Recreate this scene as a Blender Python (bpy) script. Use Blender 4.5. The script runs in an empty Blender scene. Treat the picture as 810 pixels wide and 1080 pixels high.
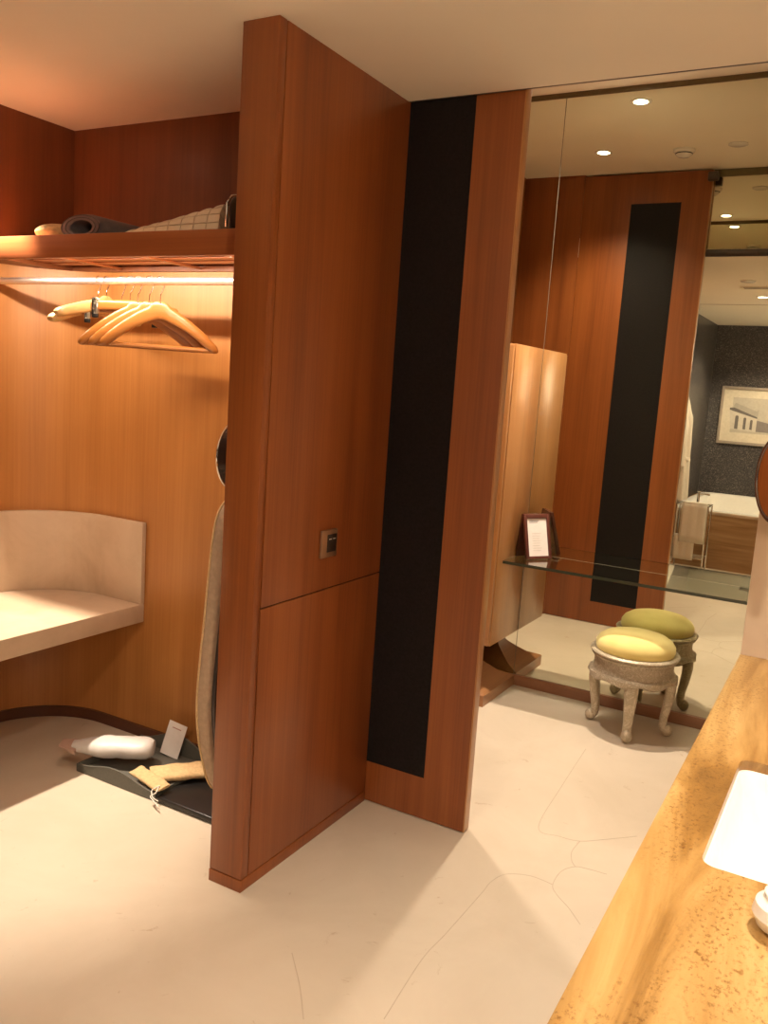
import bpy, bmesh, math, random
from mathutils import Vector, Matrix
random.seed(4)
SC = bpy.context.scene
COL = SC.collection
PI = math.pi

# ------------------------------------------------------------------ camera
cam_d = bpy.data.cameras.new('camera'); cam = bpy.data.objects.new('camera', cam_d); COL.objects.link(cam)
F_PX, YAW, PIT, ROLL = 910.35, 0.5079, 0.1469, 0.06747
fw = Vector((-math.sin(YAW)*math.cos(PIT), math.cos(YAW)*math.cos(PIT), -math.sin(PIT)))
rt = Vector((math.cos(YAW), math.sin(YAW), 0)); up = rt.cross(fw)
r2 = math.cos(ROLL)*rt + math.sin(ROLL)*up; u2 = -math.sin(ROLL)*rt + math.cos(ROLL)*up
M = Matrix((r2, u2, -fw)).transposed().to_4x4(); M.translation = Vector((0, 0, 1.5))
cam.matrix_world = M
cam_d.sensor_fit = 'VERTICAL'; cam_d.sensor_height = 36; cam_d.lens = F_PX/1080*36; cam_d.clip_start = .02
SC.camera = cam

# ------------------------------------------------------------------ world, exposure, lights
w = bpy.data.worlds.new('world'); SC.world = w; w.use_nodes = True
w.node_tree.nodes['Background'].inputs[0].default_value = (1, .8, .6, 1)
w.node_tree.nodes['Background'].inputs[1].default_value = .02
vs = SC.view_settings
vs.view_transform = 'Standard'; vs.look = 'None'; vs.gamma = 1; vs.use_curve_mapping = False
vs.exposure = 1.6
SC.cycles.max_bounces = 14; SC.cycles.glossy_bounces = 8; SC.cycles.transmission_bounces = 8; SC.cycles.diffuse_bounces = 6
SC.cycles.sample_clamp_indirect = 4
SC.cycles.use_denoising = True
WARM = (1, .84, .66)
H1, H2 = 2.402, 2.915
YM = 4.140
# recessed downlights: x, y, z, watts, cone degrees
DOWN = dict(stool=(-1.174, 3.925, H2, 100, 110, .035), leaf=(-1.579, 3.113, H2, 58, 112, .035),
            closet=(-2.77, 1.90, H1, 135, 64, .03), room=(-.93, .545, H1, 22, 130, .04),
            basin=(.10, 1.55, H1, 60, 80, .04), bath=(-.9, -1.1, H1, 55, 140, .04))
for k, (x, y, z, e, c, rad) in DOWN.items():
    l = bpy.data.lights.new('downlight_'+k, 'SPOT'); l.energy = e; l.color = WARM; l.spot_size = math.radians(c)
    l.spot_blend = 1 if z > 2.5 else .5; l.shadow_soft_size = rad
    o = bpy.data.objects.new('downlight_'+k, l); o.location = (x, y, z-.012); COL.objects.link(o)
# the light strip behind the closet shelf's front lip
l = bpy.data.lights.new('shelf_strip_light', 'AREA'); l.shape = 'RECTANGLE'; l.size = 1.18; l.size_y = .012; l.energy = 4; l.color = (1, .80, .60)
o = bpy.data.objects.new('shelf_strip_light', l); o.location = (-2.23, 2.030, 1.862)
o.rotation_euler = (math.radians(58), 0, 0); COL.objects.link(o)

# ------------------------------------------------------------------ materials
def new_mat(name):
    m = bpy.data.materials.new(name); m.use_nodes = True
    nt = m.node_tree; b = nt.nodes['Principled BSDF']
    return m, nt, b
def ramp(nt, stops):
    r = nt.nodes.new('ShaderNodeValToRGB'); e = r.color_ramp.elements
    while len(e) < len(stops): e.new(.5)
    for i, (p, c) in enumerate(stops):
        e[i].position = p; e[i].color = (*c, 1)
    return r
def coords(nt, scale, kind='Object', rot=(0, 0, 0)):
    t = nt.nodes.new('ShaderNodeTexCoord'); mp = nt.nodes.new('ShaderNodeMapping')
    mp.inputs['Scale'].default_value = scale; mp.inputs['Rotation'].default_value = rot
    nt.links.new(t.outputs[kind], mp.inputs[0]); return mp
def noise(nt, vec, scale, detail=4, rough=.5, dist=0):
    n = nt.nodes.new('ShaderNodeTexNoise'); n.inputs['Scale'].default_value = scale
    n.inputs['Detail'].default_value = detail; n.inputs['Roughness'].default_value = rough; n.inputs['Distortion'].default_value = dist
    nt.links.new(vec.outputs[0], n.inputs['Vector']); return n
def bump(nt, b, src, strength, dist=.01):
    bp = nt.nodes.new('ShaderNodeBump'); bp.inputs['Strength'].default_value = strength; bp.inputs['Distance'].default_value = dist
    nt.links.new(src, bp.inputs['Height']); nt.links.new(bp.outputs[0], b.inputs['Normal'])
def plain(name, c, rough=.5, metal=0, spec=.5, coat=0, emit=None, es=0, var=.06, nscale=40, bmp=0):
    m, nt, b = new_mat(name)
    n = noise(nt, coords(nt, (1, 1, 1)), nscale, 3)
    r = ramp(nt, [(.3, tuple(max(0, v*(1-var)) for v in c)), (.7, tuple(min(1, v*(1+var)) for v in c))])
    nt.links.new(n.outputs[0], r.inputs[0]); nt.links.new(r.outputs[0], b.inputs['Base Color'])
    b.inputs['Roughness'].default_value = rough; b.inputs['Metallic'].default_value = metal
    b.inputs['Specular IOR Level'].default_value = spec; b.inputs['Coat Weight'].default_value = coat
    if emit: b.inputs['Emission Color'].default_value = (*emit, 1); b.inputs['Emission Strength'].default_value = es
    if bmp: bump(nt, b, n.outputs[0], bmp)
    return m
def wood(name, c1, c2, c3, rough=.38, axis='z', coat=.12):
    m, nt, b = new_mat(name)
    sc = {'z': (7, 7, .35), 'x': (.35, 7, 7), 'y': (7, .35, 7)}[axis]
    mp = coords(nt, sc)
    n1 = noise(nt, mp, 1.6, 5, .6, .3)
    mp2 = coords(nt, tuple(v*9 if v > 1 else v*2 for v in sc)); n2 = noise(nt, mp2, 2.2, 3, .6)
    mx = nt.nodes.new('ShaderNodeMath'); mx.operation = 'MULTIPLY_ADD'; mx.inputs[1].default_value = .35
    nt.links.new(n2.outputs[0], mx.inputs[0])
    s = nt.nodes.new('ShaderNodeMath'); s.operation = 'MULTIPLY'; s.inputs[1].default_value = .75
    nt.links.new(n1.outputs[0], s.inputs[0]); nt.links.new(s.outputs[0], mx.inputs[2])
    r = ramp(nt, [(.36, c1), (.54, c2), (.74, c3)])
    nt.links.new(mx.outputs[0], r.inputs[0]); nt.links.new(r.outputs[0], b.inputs['Base Color'])
    b.inputs['Roughness'].default_value = rough; b.inputs['Coat Weight'].default_value = coat; b.inputs['Coat Roughness'].default_value = .25
    bump(nt, b, n2.outputs[0], .03, .004)
    return m
W_PANEL = wood('partition_wood', (.175, .045, .010), (.245, .068, .015), (.305, .092, .022))
W_UPPER_DIM = wood('upper_closet_wood_dim', (.13, .035, .010), (.17, .047, .013), (.21, .06, .017), .5)  # wood darkened so the dimness above the shelf is in its colour
W_CLOSET_LIT = wood('closet_wood_lit', (.35, .135, .032), (.42, .175, .044), (.48, .21, .057), .45)  # same wood as the partition, lightened to carry the strong closet light
W_SHELF = wood('shelf_wood', (.26, .07, .02), (.33, .10, .03), (.38, .12, .035), .4, 'x')
W_CAB = wood('cabinet_wood', (.34, .145, .045), (.42, .19, .062), (.50, .24, .085), .3, 'z', .3)
W_BASE = wood('pedestal_wood', (.27, .12, .045), (.33, .15, .06), (.38, .19, .08), .35, 'y', .2)
W_HANG = wood('hanger_wood', (.30, .105, .02), (.37, .14, .03), (.44, .18, .042), .3, 'x', .4)
W_PALE = wood('pale_hanger_wood', (.50, .29, .10), (.56, .34, .13), (.62, .40, .16), .35, 'x', .3)
W_FRAME = plain('dark_red_wood', (.085, .018, .012), .25, coat=.5)
CEIL = plain('ceiling_paint', (.88, .83, .71), .9, var=.015, nscale=3)
LEATHER = plain('black_leather', (.010, .008, .008), .5, spec=.2, var=.3, nscale=120, bmp=.1)
GREY_TRAY = plain('grey_leather', (.105, .10, .083), .55, var=.1, nscale=200, bmp=.1)
BLACK = plain('black_plastic', (.008, .007, .007), .35, var=.2)
CHROME = plain('chrome', (.8, .78, .74), .12, 1, var=.02)
RAILM = plain('brushed_rail', (.9, .88, .85), .42, 1, var=.02)
BRASS = plain('bronze_plate', (.42, .27, .16), .38, .8, var=.05)
WHITE = plain('white_enamel', (.82, .80, .76), .25, var=.02)
PAPER = plain('white_paper', (.78, .72, .68), .8, var=.03)
PLASTIC_W = plain('white_wrapping', (.62, .58, .55), .45, var=.06, nscale=14, bmp=.4)
PINKBAG = plain('pinkish_wrapping', (.50, .33, .26), .5, var=.06)
LINEN = plain('beige_linen', (.58, .40, .20), .85, var=.12, nscale=90, bmp=.2)
LINEN2 = plain('ironing_cover', (.42, .30, .20), .85, var=.10, nscale=60, bmp=.2)
TOWEL = plain('white_towel', (.74, .70, .62), .95, var=.06, nscale=160, bmp=.4)
INK = plain('print_ink', (.16, .14, .13), .7)
INK2 = plain('print_grey_ink', (.42, .38, .33), .7)
GREYMAT = plain('grey_rubber', (.13, .11, .115), .7, var=.1)
STEEL = plain('dark_metal_bar', (.11, .09, .085), .35, .7)
OLIVE = plain('olive_strip', (.16, .125, .06), .35, .3)
SKIRT = wood('skirting_wood', (.22, .10, .05), (.27, .125, .065), (.31, .15, .08), .4, 'x')
DARKSKIRT = wood('dark_skirting', (.07, .022, .010), (.09, .028, .012), (.11, .035, .015), .4, 'x')
BULB = plain('bulb_glow', (1, .9, .75), emit=(1, .86, .66), es=9)
FILL_GLOW = plain('fill_lamp_shade', (1, .9, .75), emit=(1, .84, .64), es=42)  # glow of the added fill lamp
INLAY = plain('floor_inlay', (.44, .36, .27), .5)
SEAM = plain('seam_shadow_gap', (.03, .010, .005), .8)

def mirror_mat():
    m, nt, b = new_mat('mirror_glass')
    n = noise(nt, coords(nt, (1, 1, 1)), 2); r = ramp(nt, [(.2, (.76, .755, .62)), (.8, (.77, .765, .63))])
    nt.links.new(n.outputs[0], r.inputs[0]); nt.links.new(r.outputs[0], b.inputs['Base Color'])
    b.inputs['Metallic'].default_value = 1; b.inputs['Roughness'].default_value = 0
    return m
MIRROR = mirror_mat()
def glass_mat():
    m, nt, b = new_mat('clear_green_glass')
    n = noise(nt, coords(nt, (1, 1, 1)), 3); r = ramp(nt, [(.2, (.80, .88, .80)), (.8, (.82, .90, .82))])
    nt.links.new(n.outputs[0], r.inputs[0]); nt.links.new(r.outputs[0], b.inputs['Base Color'])
    b.inputs['Transmission Weight'].default_value = 1; b.inputs['Roughness'].default_value = 0; b.inputs['IOR'].default_value = 1.5
    return m
GLASS = glass_mat()
GLASS_EDGE = plain('polished_glass_edge', (.045, .055, .035), .15, coat=.6)

def floor_mat():
    m, nt, b = new_mat('cream_marble')
    n = noise(nt, coords(nt, (1, 1, 1)), 2.2, 8, .6, .6)
    r = ramp(nt, [(.25, (.51, .43, .33)), (.5, (.56, .48, .38)), (.8, (.62, .54, .435))])
    nt.links.new(n.outputs[0], r.inputs[0])
    v = noise(nt, coords(nt, (1, 1, 1)), 11, 6, .7, 1.2)
    r2_ = ramp(nt, [(.30, (.82, .76, .70)), (.36, (1, 1, 1)), (1, (1, 1, 1))])
    nt.links.new(v.outputs[0], r2_.inputs[0])
    mx = nt.nodes.new('ShaderNodeMix'); mx.data_type = 'RGBA'; mx.blend_type = 'MULTIPLY'; mx.inputs[0].default_value = 1
    nt.links.new(r.outputs[0], mx.inputs[6]); nt.links.new(r2_.outputs[0], mx.inputs[7]); nt.links.new(mx.outputs[2], b.inputs['Base Color'])
    b.inputs['Roughness'].default_value = .42; b.inputs['Specular IOR Level'].default_value = .35
    return m
FLOOR = floor_mat()
def stone_mat(name, a, b_, c, scale=3, rough=.5, stretch=(1, 1, 1)):
    m, nt, b = new_mat(name)
    n = noise(nt, coords(nt, stretch), scale, 8, .62, .5)
    r = ramp(nt, [(.3, a), (.5, b_), (.72, c)]); nt.links.new(n.outputs[0], r.inputs[0]); nt.links.new(r.outputs[0], b.inputs['Base Color'])
    b.inputs['Roughness'].default_value = rough
    return m
BENCH = stone_mat('bench_limestone', (.46, .34, .23), (.54, .41, .29), (.60, .47, .34), 4)
STONE = stone_mat('wall_limestone', (.55, .42, .30), (.61, .48, .36), (.66, .54, .41), 3)
TUBSTONE = stone_mat('streaked_travertine', (.28, .15, .06), (.38, .22, .10), (.46, .30, .15), 3, .4, (.5, 4, 7))
def travertine():
    m, nt, b = new_mat('golden_travertine')
    n1 = noise(nt, coords(nt, (6.5, .9, 3)), 1.5, 7, .62, 1.0)
    r = ramp(nt, [(.30, (.17, .085, .02)), (.42, (.26, .135, .034)), (.50, (.36, .205, .062)), (.58, (.43, .26, .09)), (.74, (.54, .38, .16))])
    nt.links.new(n1.outputs[0], r.inputs[0])
    n2 = noise(nt, coords(nt, (1.5, 1, 1)), 105, 5, .75); r2_ = ramp(nt, [(.36, (.50, .38, .22)), (.48, (1, 1, 1)), (1, (1, 1, 1))])
    nt.links.new(n2.outputs[0], r2_.inputs[0])
    n3 = noise(nt, coords(nt, (6, .7, 1)), 1.7, 3, .5, .4); r3 = ramp(nt, [(.45, (0, 0, 0)), (.52, (1, 1, 1))])
    nt.links.new(n3.outputs[0], r3.inputs[0])
    mx = nt.nodes.new('ShaderNodeMix'); mx.data_type = 'RGBA'; mx.blend_type = 'MULTIPLY'
    nt.links.new(r3.outputs[0], mx.inputs[0]); nt.links.new(r.outputs[0], mx.inputs[6]); nt.links.new(r2_.outputs[0], mx.inputs[7])
    # one long pale vein
    wv = nt.nodes.new('ShaderNodeTexWave'); wv.wave_type = 'BANDS'; wv.bands_direction = 'X'; wv.inputs['Scale'].default_value = .42
    wv.inputs['Distortion'].default_value = 2.2; wv.inputs['Detail'].default_value = 4; wv.inputs['Detail Scale'].default_value = 2.6; wv.inputs['Phase Offset'].default_value = 1.2
    cm = coords(nt, (1, .5, 1)); nt.links.new(cm.outputs[0], wv.inputs['Vector'])
    rv = ramp(nt, [(.985, (0, 0, 0)), (1, (.55, .55, .55))]); nt.links.new(wv.outputs[0], rv.inputs[0])
    m2 = nt.nodes.new('ShaderNodeMix'); m2.data_type = 'RGBA'; m2.inputs[7].default_value = (.85, .68, .45, 1)
    nt.links.new(rv.outputs[0], m2.inputs[0]); nt.links.new(mx.outputs[2], m2.inputs[6]); nt.links.new(m2.outputs[2], b.inputs['Base Color'])
    b.inputs['Roughness'].default_value = .28
    bump(nt, b, n2.outputs[0], .12, .002)
    return m
TRAV = travertine()
def mosaic():
    m, nt, b = new_mat('dark_glitter_mosaic')
    v = nt.nodes.new('ShaderNodeTexVoronoi'); v.inputs['Scale'].default_value = 150
    c = coords(nt, (1, 1, 1)); nt.links.new(c.outputs[0], v.inputs['Vector'])
    r = ramp(nt, [(.0, (.035, .031, .034)), (.6, (.070, .063, .066)), (.93, (.12, .11, .108)), (1, (.24, .22, .20))])
    n = noise(nt, c, 1.6, 5)
    ad = nt.nodes.new('ShaderNodeMath'); ad.operation = 'MULTIPLY_ADD'; ad.inputs[1].default_value = .8; 
    sp = nt.nodes.new('ShaderNodeSeparateColor'); nt.links.new(v.outputs['Color'], sp.inputs[0])
    nt.links.new(sp.outputs[0], ad.inputs[0]); 
    mm = nt.nodes.new('ShaderNodeMath'); mm.operation = 'MULTIPLY'; mm.inputs[1].default_value = .4
    nt.links.new(n.outputs[0], mm.inputs[0]); nt.links.new(mm.outputs[0], ad.inputs[2])
    nt.links.new(ad.outputs[0], r.inputs[0]); nt.links.new(r.outputs[0], b.inputs['Base Color'])
    b.inputs['Roughness'].default_value = .3; b.inputs['Metallic'].default_value = .25
    bump(nt, b, sp.outputs[1], .5, .004)
    return m
MOSAIC = mosaic()
def velvet():
    m, nt, b = new_mat('yellow_velvet')
    n = noise(nt, coords(nt, (1, 1, 1)), 7, 4); r = ramp(nt, [(.3, (.74, .60, .20)), (.7, (.86, .74, .30))])
    nt.links.new(n.outputs[0], r.inputs[0]); nt.links.new(r.outputs[0], b.inputs['Base Color'])
    b.inputs['Roughness'].default_value = .85; b.inputs['Sheen Weight'].default_value = .6; b.inputs['Sheen Tint'].default_value = (1, .95, .6, 1)
    return m
VELVET = velvet()
def silver(name, emb):
    m, nt, b = new_mat(name)
    v = nt.nodes.new('ShaderNodeTexVoronoi'); v.inputs['Scale'].default_value = 42; v.feature = 'DISTANCE_TO_EDGE'
    c = coords(nt, (1, 1, 1)); n = noise(nt, c, 25, 4, .6, 1.5); nt.links.new(n.outputs['Color'], v.inputs['Vector'])
    v.inputs['Scale'].default_value = 4 if emb else 2
    r = ramp(nt, [(.0, (.40, .34, .24)), (.25, (.60, .53, .41)), (1, (.66, .59, .47))]); nt.links.new(v.outputs[0], r.inputs[0]); nt.links.new(r.outputs[0], b.inputs['Base Color'])
    b.inputs['Metallic'].default_value = .25; b.inputs['Roughness'].default_value = .45
    bump(nt, b, v.outputs[0], .7 if emb else .12, .006)
    return m
SILVER = silver('silver_leaf', False); EMBOSS = silver('embossed_silver', True)
def quilt():
    m, nt, b = new_mat('quilted_cotton')
    c = coords(nt, (1, 1, 1), 'Object', (0, 0, .0))
    n = noise(nt, c, 12, 3); r = ramp(nt, [(.0, (.36, .25, .14)), (.10, (.80, .72, .55)), (1, (.84, .77, .60))])
    v = nt.nodes.new('ShaderNodeTexBrick'); v.offset = 0; v.inputs['Scale'].default_value = 1; v.inputs['Brick Width'].default_value = .055; v.inputs['Row Height'].default_value = .032
    v.inputs['Mortar Size'].default_value = .003; v.inputs['Mortar Smooth'].default_value = 1; v.inputs['Color1'].default_value = (1, 1, 1, 1); v.inputs['Color2'].default_value = (1, 1, 1, 1); v.inputs['Mortar'].default_value = (0, 0, 0, 1)
    sx = nt.nodes.new('ShaderNodeSeparateXYZ'); cx = nt.nodes.new('ShaderNodeCombineXYZ'); ad = nt.nodes.new('ShaderNodeMath'); ad.operation = 'ADD'
    nt.links.new(c.outputs[0], sx.inputs[0]); nt.links.new(sx.outputs[0], cx.inputs[0]); nt.links.new(sx.outputs[1], ad.inputs[0]); nt.links.new(sx.outputs[2], ad.inputs[1]); nt.links.new(ad.outputs[0], cx.inputs[1])
    nt.links.new(cx.outputs[0], v.inputs['Vector'])
    nt.links.new(v.outputs['Color'], r.inputs[0]); nt.links.new(r.outputs[0], b.inputs['Base Color']); b.inputs['Roughness'].default_value = .9
    bump(nt, b, v.outputs['Color'], .8, .006)
    return m
QUILT = quilt()

# ------------------------------------------------------------------ mesh helpers
class MB:
    def __init__(s): s.bm = bmesh.new(); s.mi = 0
    def _tag(s, n0):
        s.bm.faces.ensure_lookup_table()
        for f in s.bm.faces[n0:]: f.material_index = s.mi
    def box(s, lo, hi, bev=0, seg=2, rot=None, at=None):
        n0 = len(s.bm.faces)
        b2 = bmesh.new(); bmesh.ops.create_cube(b2, size=1)
        d = [hi[i]-lo[i] for i in range(3)]; c = [(hi[i]+lo[i])/2 for i in range(3)]
        for v in b2.verts: v.co = Vector((v.co[0]*d[0]+c[0], v.co[1]*d[1]+c[1], v.co[2]*d[2]+c[2]))
        if bev: bmesh.ops.bevel(b2, geom=b2.edges[:], offset=bev, segments=seg, profile=.5, affect='EDGES')
        if rot is not None: bmesh.ops.transform(b2, matrix=rot, verts=b2.verts)
        s.merge(b2); return s
    def merge(s, b2):
        n0 = len(s.bm.faces); me = bpy.data.meshes.new('tmp'); b2.to_mesh(me); b2.free(); s.bm.from_mesh(me); bpy.data.meshes.remove(me); s._tag(n0)
    def prism(s, pts, axis, a, b, bev=0):
        # pts 2D outline in the two other axes (in x,y,z order), extruded along axis from a to b
        def mk(p, t):
            if axis == 0: return Vector((t, p[0], p[1]))
            if axis == 1: return Vector((p[0], t, p[1]))
            return Vector((p[0], p[1], t))
        b2 = bmesh.new(); va = [b2.verts.new(mk(p, a)) for p in pts]; vb = [b2.verts.new(mk(p, b)) for p in pts]; n = len(pts)
        b2.faces.new(va); b2.faces.new(vb[::-1])
        for i in range(n): b2.faces.new((va[i], vb[i], vb[(i+1) % n], va[(i+1) % n]))
        bmesh.ops.recalc_face_normals(b2, faces=b2.faces)
        if bev: bmesh.ops.bevel(b2, geom=b2.edges[:], offset=bev, segments=2, profile=.5, affect='EDGES')
        s.merge(b2); return s
    def grid(s, rows, closed_u=False, cap=False):
        b2 = bmesh.new(); V = [[b2.verts.new(p) for p in r] for r in rows]; n = len(rows[0])
        for i in range(len(V)-1):
            for j in range(n if closed_u else n-1):
                k = (j+1) % n; b2.faces.new((V[i][j], V[i][k], V[i+1][k], V[i+1][j]))
        if cap:
            b2.faces.new(V[0][::-1]); b2.faces.new(V[-1])
        bmesh.ops.recalc_face_normals(b2, faces=b2.faces); s.merge(b2); return s
    def lathe(s, prof, c=(0, 0), seg=40, cap=True):
        rows = [[Vector((c[0]+r*math.cos(2*PI*k/seg), c[1]+r*math.sin(2*PI*k/seg), z)) for k in range(seg)] for r, z in prof]
        return s.grid(rows, True, cap)
    def sweep(s, path, dims, side=None, n=12, sq=2.0):
        # path points, dims (a along side, b across) per point; side = fixed side vector
        path = [Vector(p) for p in path]; rows = []
        for i, p in enumerate(path):
            t = (path[min(i+1, len(path)-1)]-path[max(i-1, 0)]).normalized()
            sd = Vector(side) if side is not None else (Vector((0, 0, 1)) if abs(t.z) < .9 else Vector((0, 1, 0)))
            sd = (sd-t*sd.dot(t)).normalized(); ot = t.cross(sd)
            a, b = dims[i] if isinstance(dims, list) else dims
            row = []
            for k in range(n):
                th = 2*PI*k/n+PI/n; cx, sy = math.cos(th), math.sin(th)
                cx = math.copysign(abs(cx)**(2/sq), cx); sy = math.copysign(abs(sy)**(2/sq), sy)
                row.append(p+sd*a*cx+ot*b*sy)
            rows.append(row)
        return s.grid(rows, True, True)
    def tube(s, path, r, n=10):
        # rotation-minimising frames
        path = [Vector(p) for p in path]; rows = []; prev = None
        for i, p in enumerate(path):
            t = (path[min(i+1, len(path)-1)]-path[max(i-1, 0)]).normalized()
            if prev is None: prev = t.orthogonal().normalized()
            prev = (prev-t*prev.dot(t)).normalized(); ot = t.cross(prev)
            rr = r[i] if isinstance(r, list) else r
            rows.append([p+prev*rr*math.cos(2*PI*k/n)+ot*rr*math.sin(2*PI*k/n) for k in range(n)])
        return s.grid(rows, True, True)
    def sphere(s, c, r, sx=1, sy=1, sz=1):
        b2 = bmesh.new(); bmesh.ops.create_uvsphere(b2, u_segments=20, v_segments=12, radius=r)
        for v in b2.verts: v.co = Vector((v.co.x*sx+c[0], v.co.y*sy+c[1], v.co.z*sz+c[2]))
        s.merge(b2); return s
    def xf(s, m): bmesh.ops.transform(s.bm, matrix=m, verts=s.bm.verts); return s
    def build(s, name, mats, parent=None, ang=35):
        me = bpy.data.meshes.new(name)
        for e in s.bm.edges:
            e.smooth = not (len(e.link_faces) == 2 and e.calc_face_angle(0) > math.radians(ang))
        for f in s.bm.faces: f.smooth = True
        s.bm.to_mesh(me); s.bm.free()
        for m in (mats if isinstance(mats, (list, tuple)) else [mats]): me.materials.append(m)
        o = bpy.data.objects.new(name, me); COL.objects.link(o)
        if parent is not None: o.parent = parent
        return o
def box(name, lo, hi, mat, parent=None, bev=0):
    return MB().box(lo, hi, bev).build(name, mat, parent)
def tag(o, label, cat, group=None, kind=None):
    o['label'] = label; o['category'] = cat
    if group: o['group'] = group
    if kind: o['kind'] = kind
    return o
def struct(o, label=None):
    o['kind'] = 'structure'
    if label: o['label'] = label
    return o
def thing(name, label, cat, loc=(0, 0, 0), rz=0, group=None):
    o = bpy.data.objects.new(name, None); COL.objects.link(o); o.location = loc; o.rotation_euler = (0, 0, rz)
    return tag(o, label, cat, group)
def copy_tree(o, parent=None):
    c = o.copy(); COL.objects.link(c)
    if parent is not None: c.parent = parent
    for ch in [x for x in bpy.data.objects if x.parent == o]: copy_tree(ch, c)
    return c

# ------------------------------------------------------------------ the room shell
XL, YB = -3.03, 2.50           # left wall and closet back wall
struct(box('floor', (-3.6, -2.35, -.1), (1.0, 4.7, 0), FLOOR), 'cream marble floor with thin curved inlay lines')
# inlay lines in the floor, following the measured curves
def bez(p, n=10):
    out = []
    P = [p[0]]+list(p)+[p[-1]]
    for i in range(1, len(P)-2):
        for k in range(n):
            t = k/n; a, b, c, d = [Vector(q) for q in P[i-1:i+3]]
            out.append(.5*((2*b)+(-a+c)*t+(2*a-5*b+4*c-d)*t*t+(-a+3*b-3*c+d)*t**3))
    out.append(Vector(P[-2])); return out
INL = [[(-0.906, 3.561), (-0.878, 3.139), (-0.845, 2.786), (-0.763, 2.767), (-0.693, 2.78), (-0.62, 2.849), (-0.537, 2.935)], [(-0.693, 2.78), (-0.696, 2.696), (-0.678, 2.638), (-0.657, 2.611)], [(-0.56, 2.628), (-0.614, 2.623), (-0.657, 2.611), (-0.687, 2.556), (-0.685, 2.467), (-0.659, 2.424), (-0.604, 2.375), (-0.552, 2.317)], [(-0.685, 2.467), (-0.758, 2.472), (-0.827, 2.435), (-0.85, 2.367), (-0.85, 2.293), (-0.855, 2.051), (-0.86, 1.916), (-0.836, 1.67)], [(-1.157, 1.741), (-1.067, 1.649), (-0.994, 1.561)]]
floor_o = bpy.data.objects['floor']
for ln in INL:
    pts = bez([(x, y, .0) for x, y in ln])
    m = MB(); rows = []
    for i, p in enumerate(pts):
        t = (pts[min(i+1, len(pts)-1)]-pts[max(i-1, 0)]).normalized(); nrm = Vector((-t.y, t.x, 0))*.0013
        rows.append([p-nrm+Vector((0, 0, -.001)), p-nrm+Vector((0, 0, .0004)), p+nrm+Vector((0, 0, .0004)), p+nrm+Vector((0, 0, -.001))])
    m.grid(rows, True, True); m.build('inlay_line', INLAY, floor_o)

YE = 2.575                      # where the low ceiling stops
struct(MB().box((-3.6, -2.35, H1), (1.0, YE-.010, H1+.12)).box((-3.6, YE-.04, H1), (-1.83, 2.62, H1+.12)).build('ceiling', CEIL), 'low cream ceiling over closet and basin')
struct(box('ceiling_vanity', (-2.6, YE-.03, H2), (1.0, 4.7, H2+.1), CEIL), 'higher cream ceiling over the stool and mirror')
struct(box('wall_back', (-3.6, -2.28, 0), (1.0, -2.13, H1), MOSAIC), 'dark glittering mosaic wall')
struct(box('wall_right', (.62, -2.13, 0), (.75, 4.4, H2), STONE))
struct(box('wall_mirror', (-2.6, YM+.012, 0), (1.0, YM+.12, H2), STONE))
struct(box('wall_vanity_left', (-2.40, 2.62, 0), (-2.235, YM+.012, H2), W_PANEL))
struct(box('wall_bath_side', (-3.0, -2.13, 0), (-1.68, .20, H1), MOSAIC))
# closet: lower wall with a rounded corner, upper walls with a sharp one
def curved(x0, r, y_back, x_right, y_near, off=0, n=14):
    pts = [(x_right, y_back-off)]
    for k in range(n+1):
        a = PI/2+PI/2*k/n; pts.append((x0+r+(r-off)*math.cos(a), y_back-r+(r-off)*math.sin(a)))
    pts.append((x0+off, y_near)); return pts
RC = .34
cv = curved(XL, RC, YB, -1.56, .30)
outer = [(-3.2, .30), (-3.2, YB+.07), (-1.56, YB+.07)]
struct(MB().prism(cv+outer, 2, 0, 1.862).build('wall_closet', W_CLOSET_LIT, ang=20), 'wood panel wall curving round the closet corner, strong light painted into its honey tone')
struct(MB().box((-3.2, YB-.022, 1.862), (-1.56, YB+.07, H1)).box((-3.2, .30, 1.862), (-2.885, YB-.02, H1)).build('wall_closet_upper', W_UPPER_DIM))
c1 = curved(XL, RC, YB, -1.56, .30, .012)
struct(MB().prism(c1+curved(XL, RC, YB, -1.56, .30)[::-1], 2, 0, .045).build('baseboard_closet', DARKSKIRT, ang=20))

# partition wall with panel faces
PX0, PX1, PY0 = -1.555, -1.437, 1.871
pt = struct(MB().box((PX0+.006, PY0+.006, 0), (PX1-.006, 2.578, H1)).build('wall_partition', SEAM), 'free standing wooden partition wall between closet and vanity')
e1 = PY0+.036
MB().box((PX1-.02, e1, .040), (PX1, 2.578, .848), .0012).build('lower_panel', W_PANEL, pt)
MB().box((PX1-.02, e1, .852), (PX1, 2.578, H1), .0012).build('upper_panel', W_PANEL, pt)
MB().box((PX0, PY0, .040), (PX1, e1-.0035, H1), .0015).build('edge_panel', W_PANEL, pt)
MB().box((PX0, e1, .040), (PX0+.02, YB, H1), .0012).build('closet_side_panel', W_CLOSET_LIT, pt)
MB().box((PX0-.001, PY0-.001, 0), (PX1+.001, 2.578, .037), .001).build('plinth', W_PANEL, pt)

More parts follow.
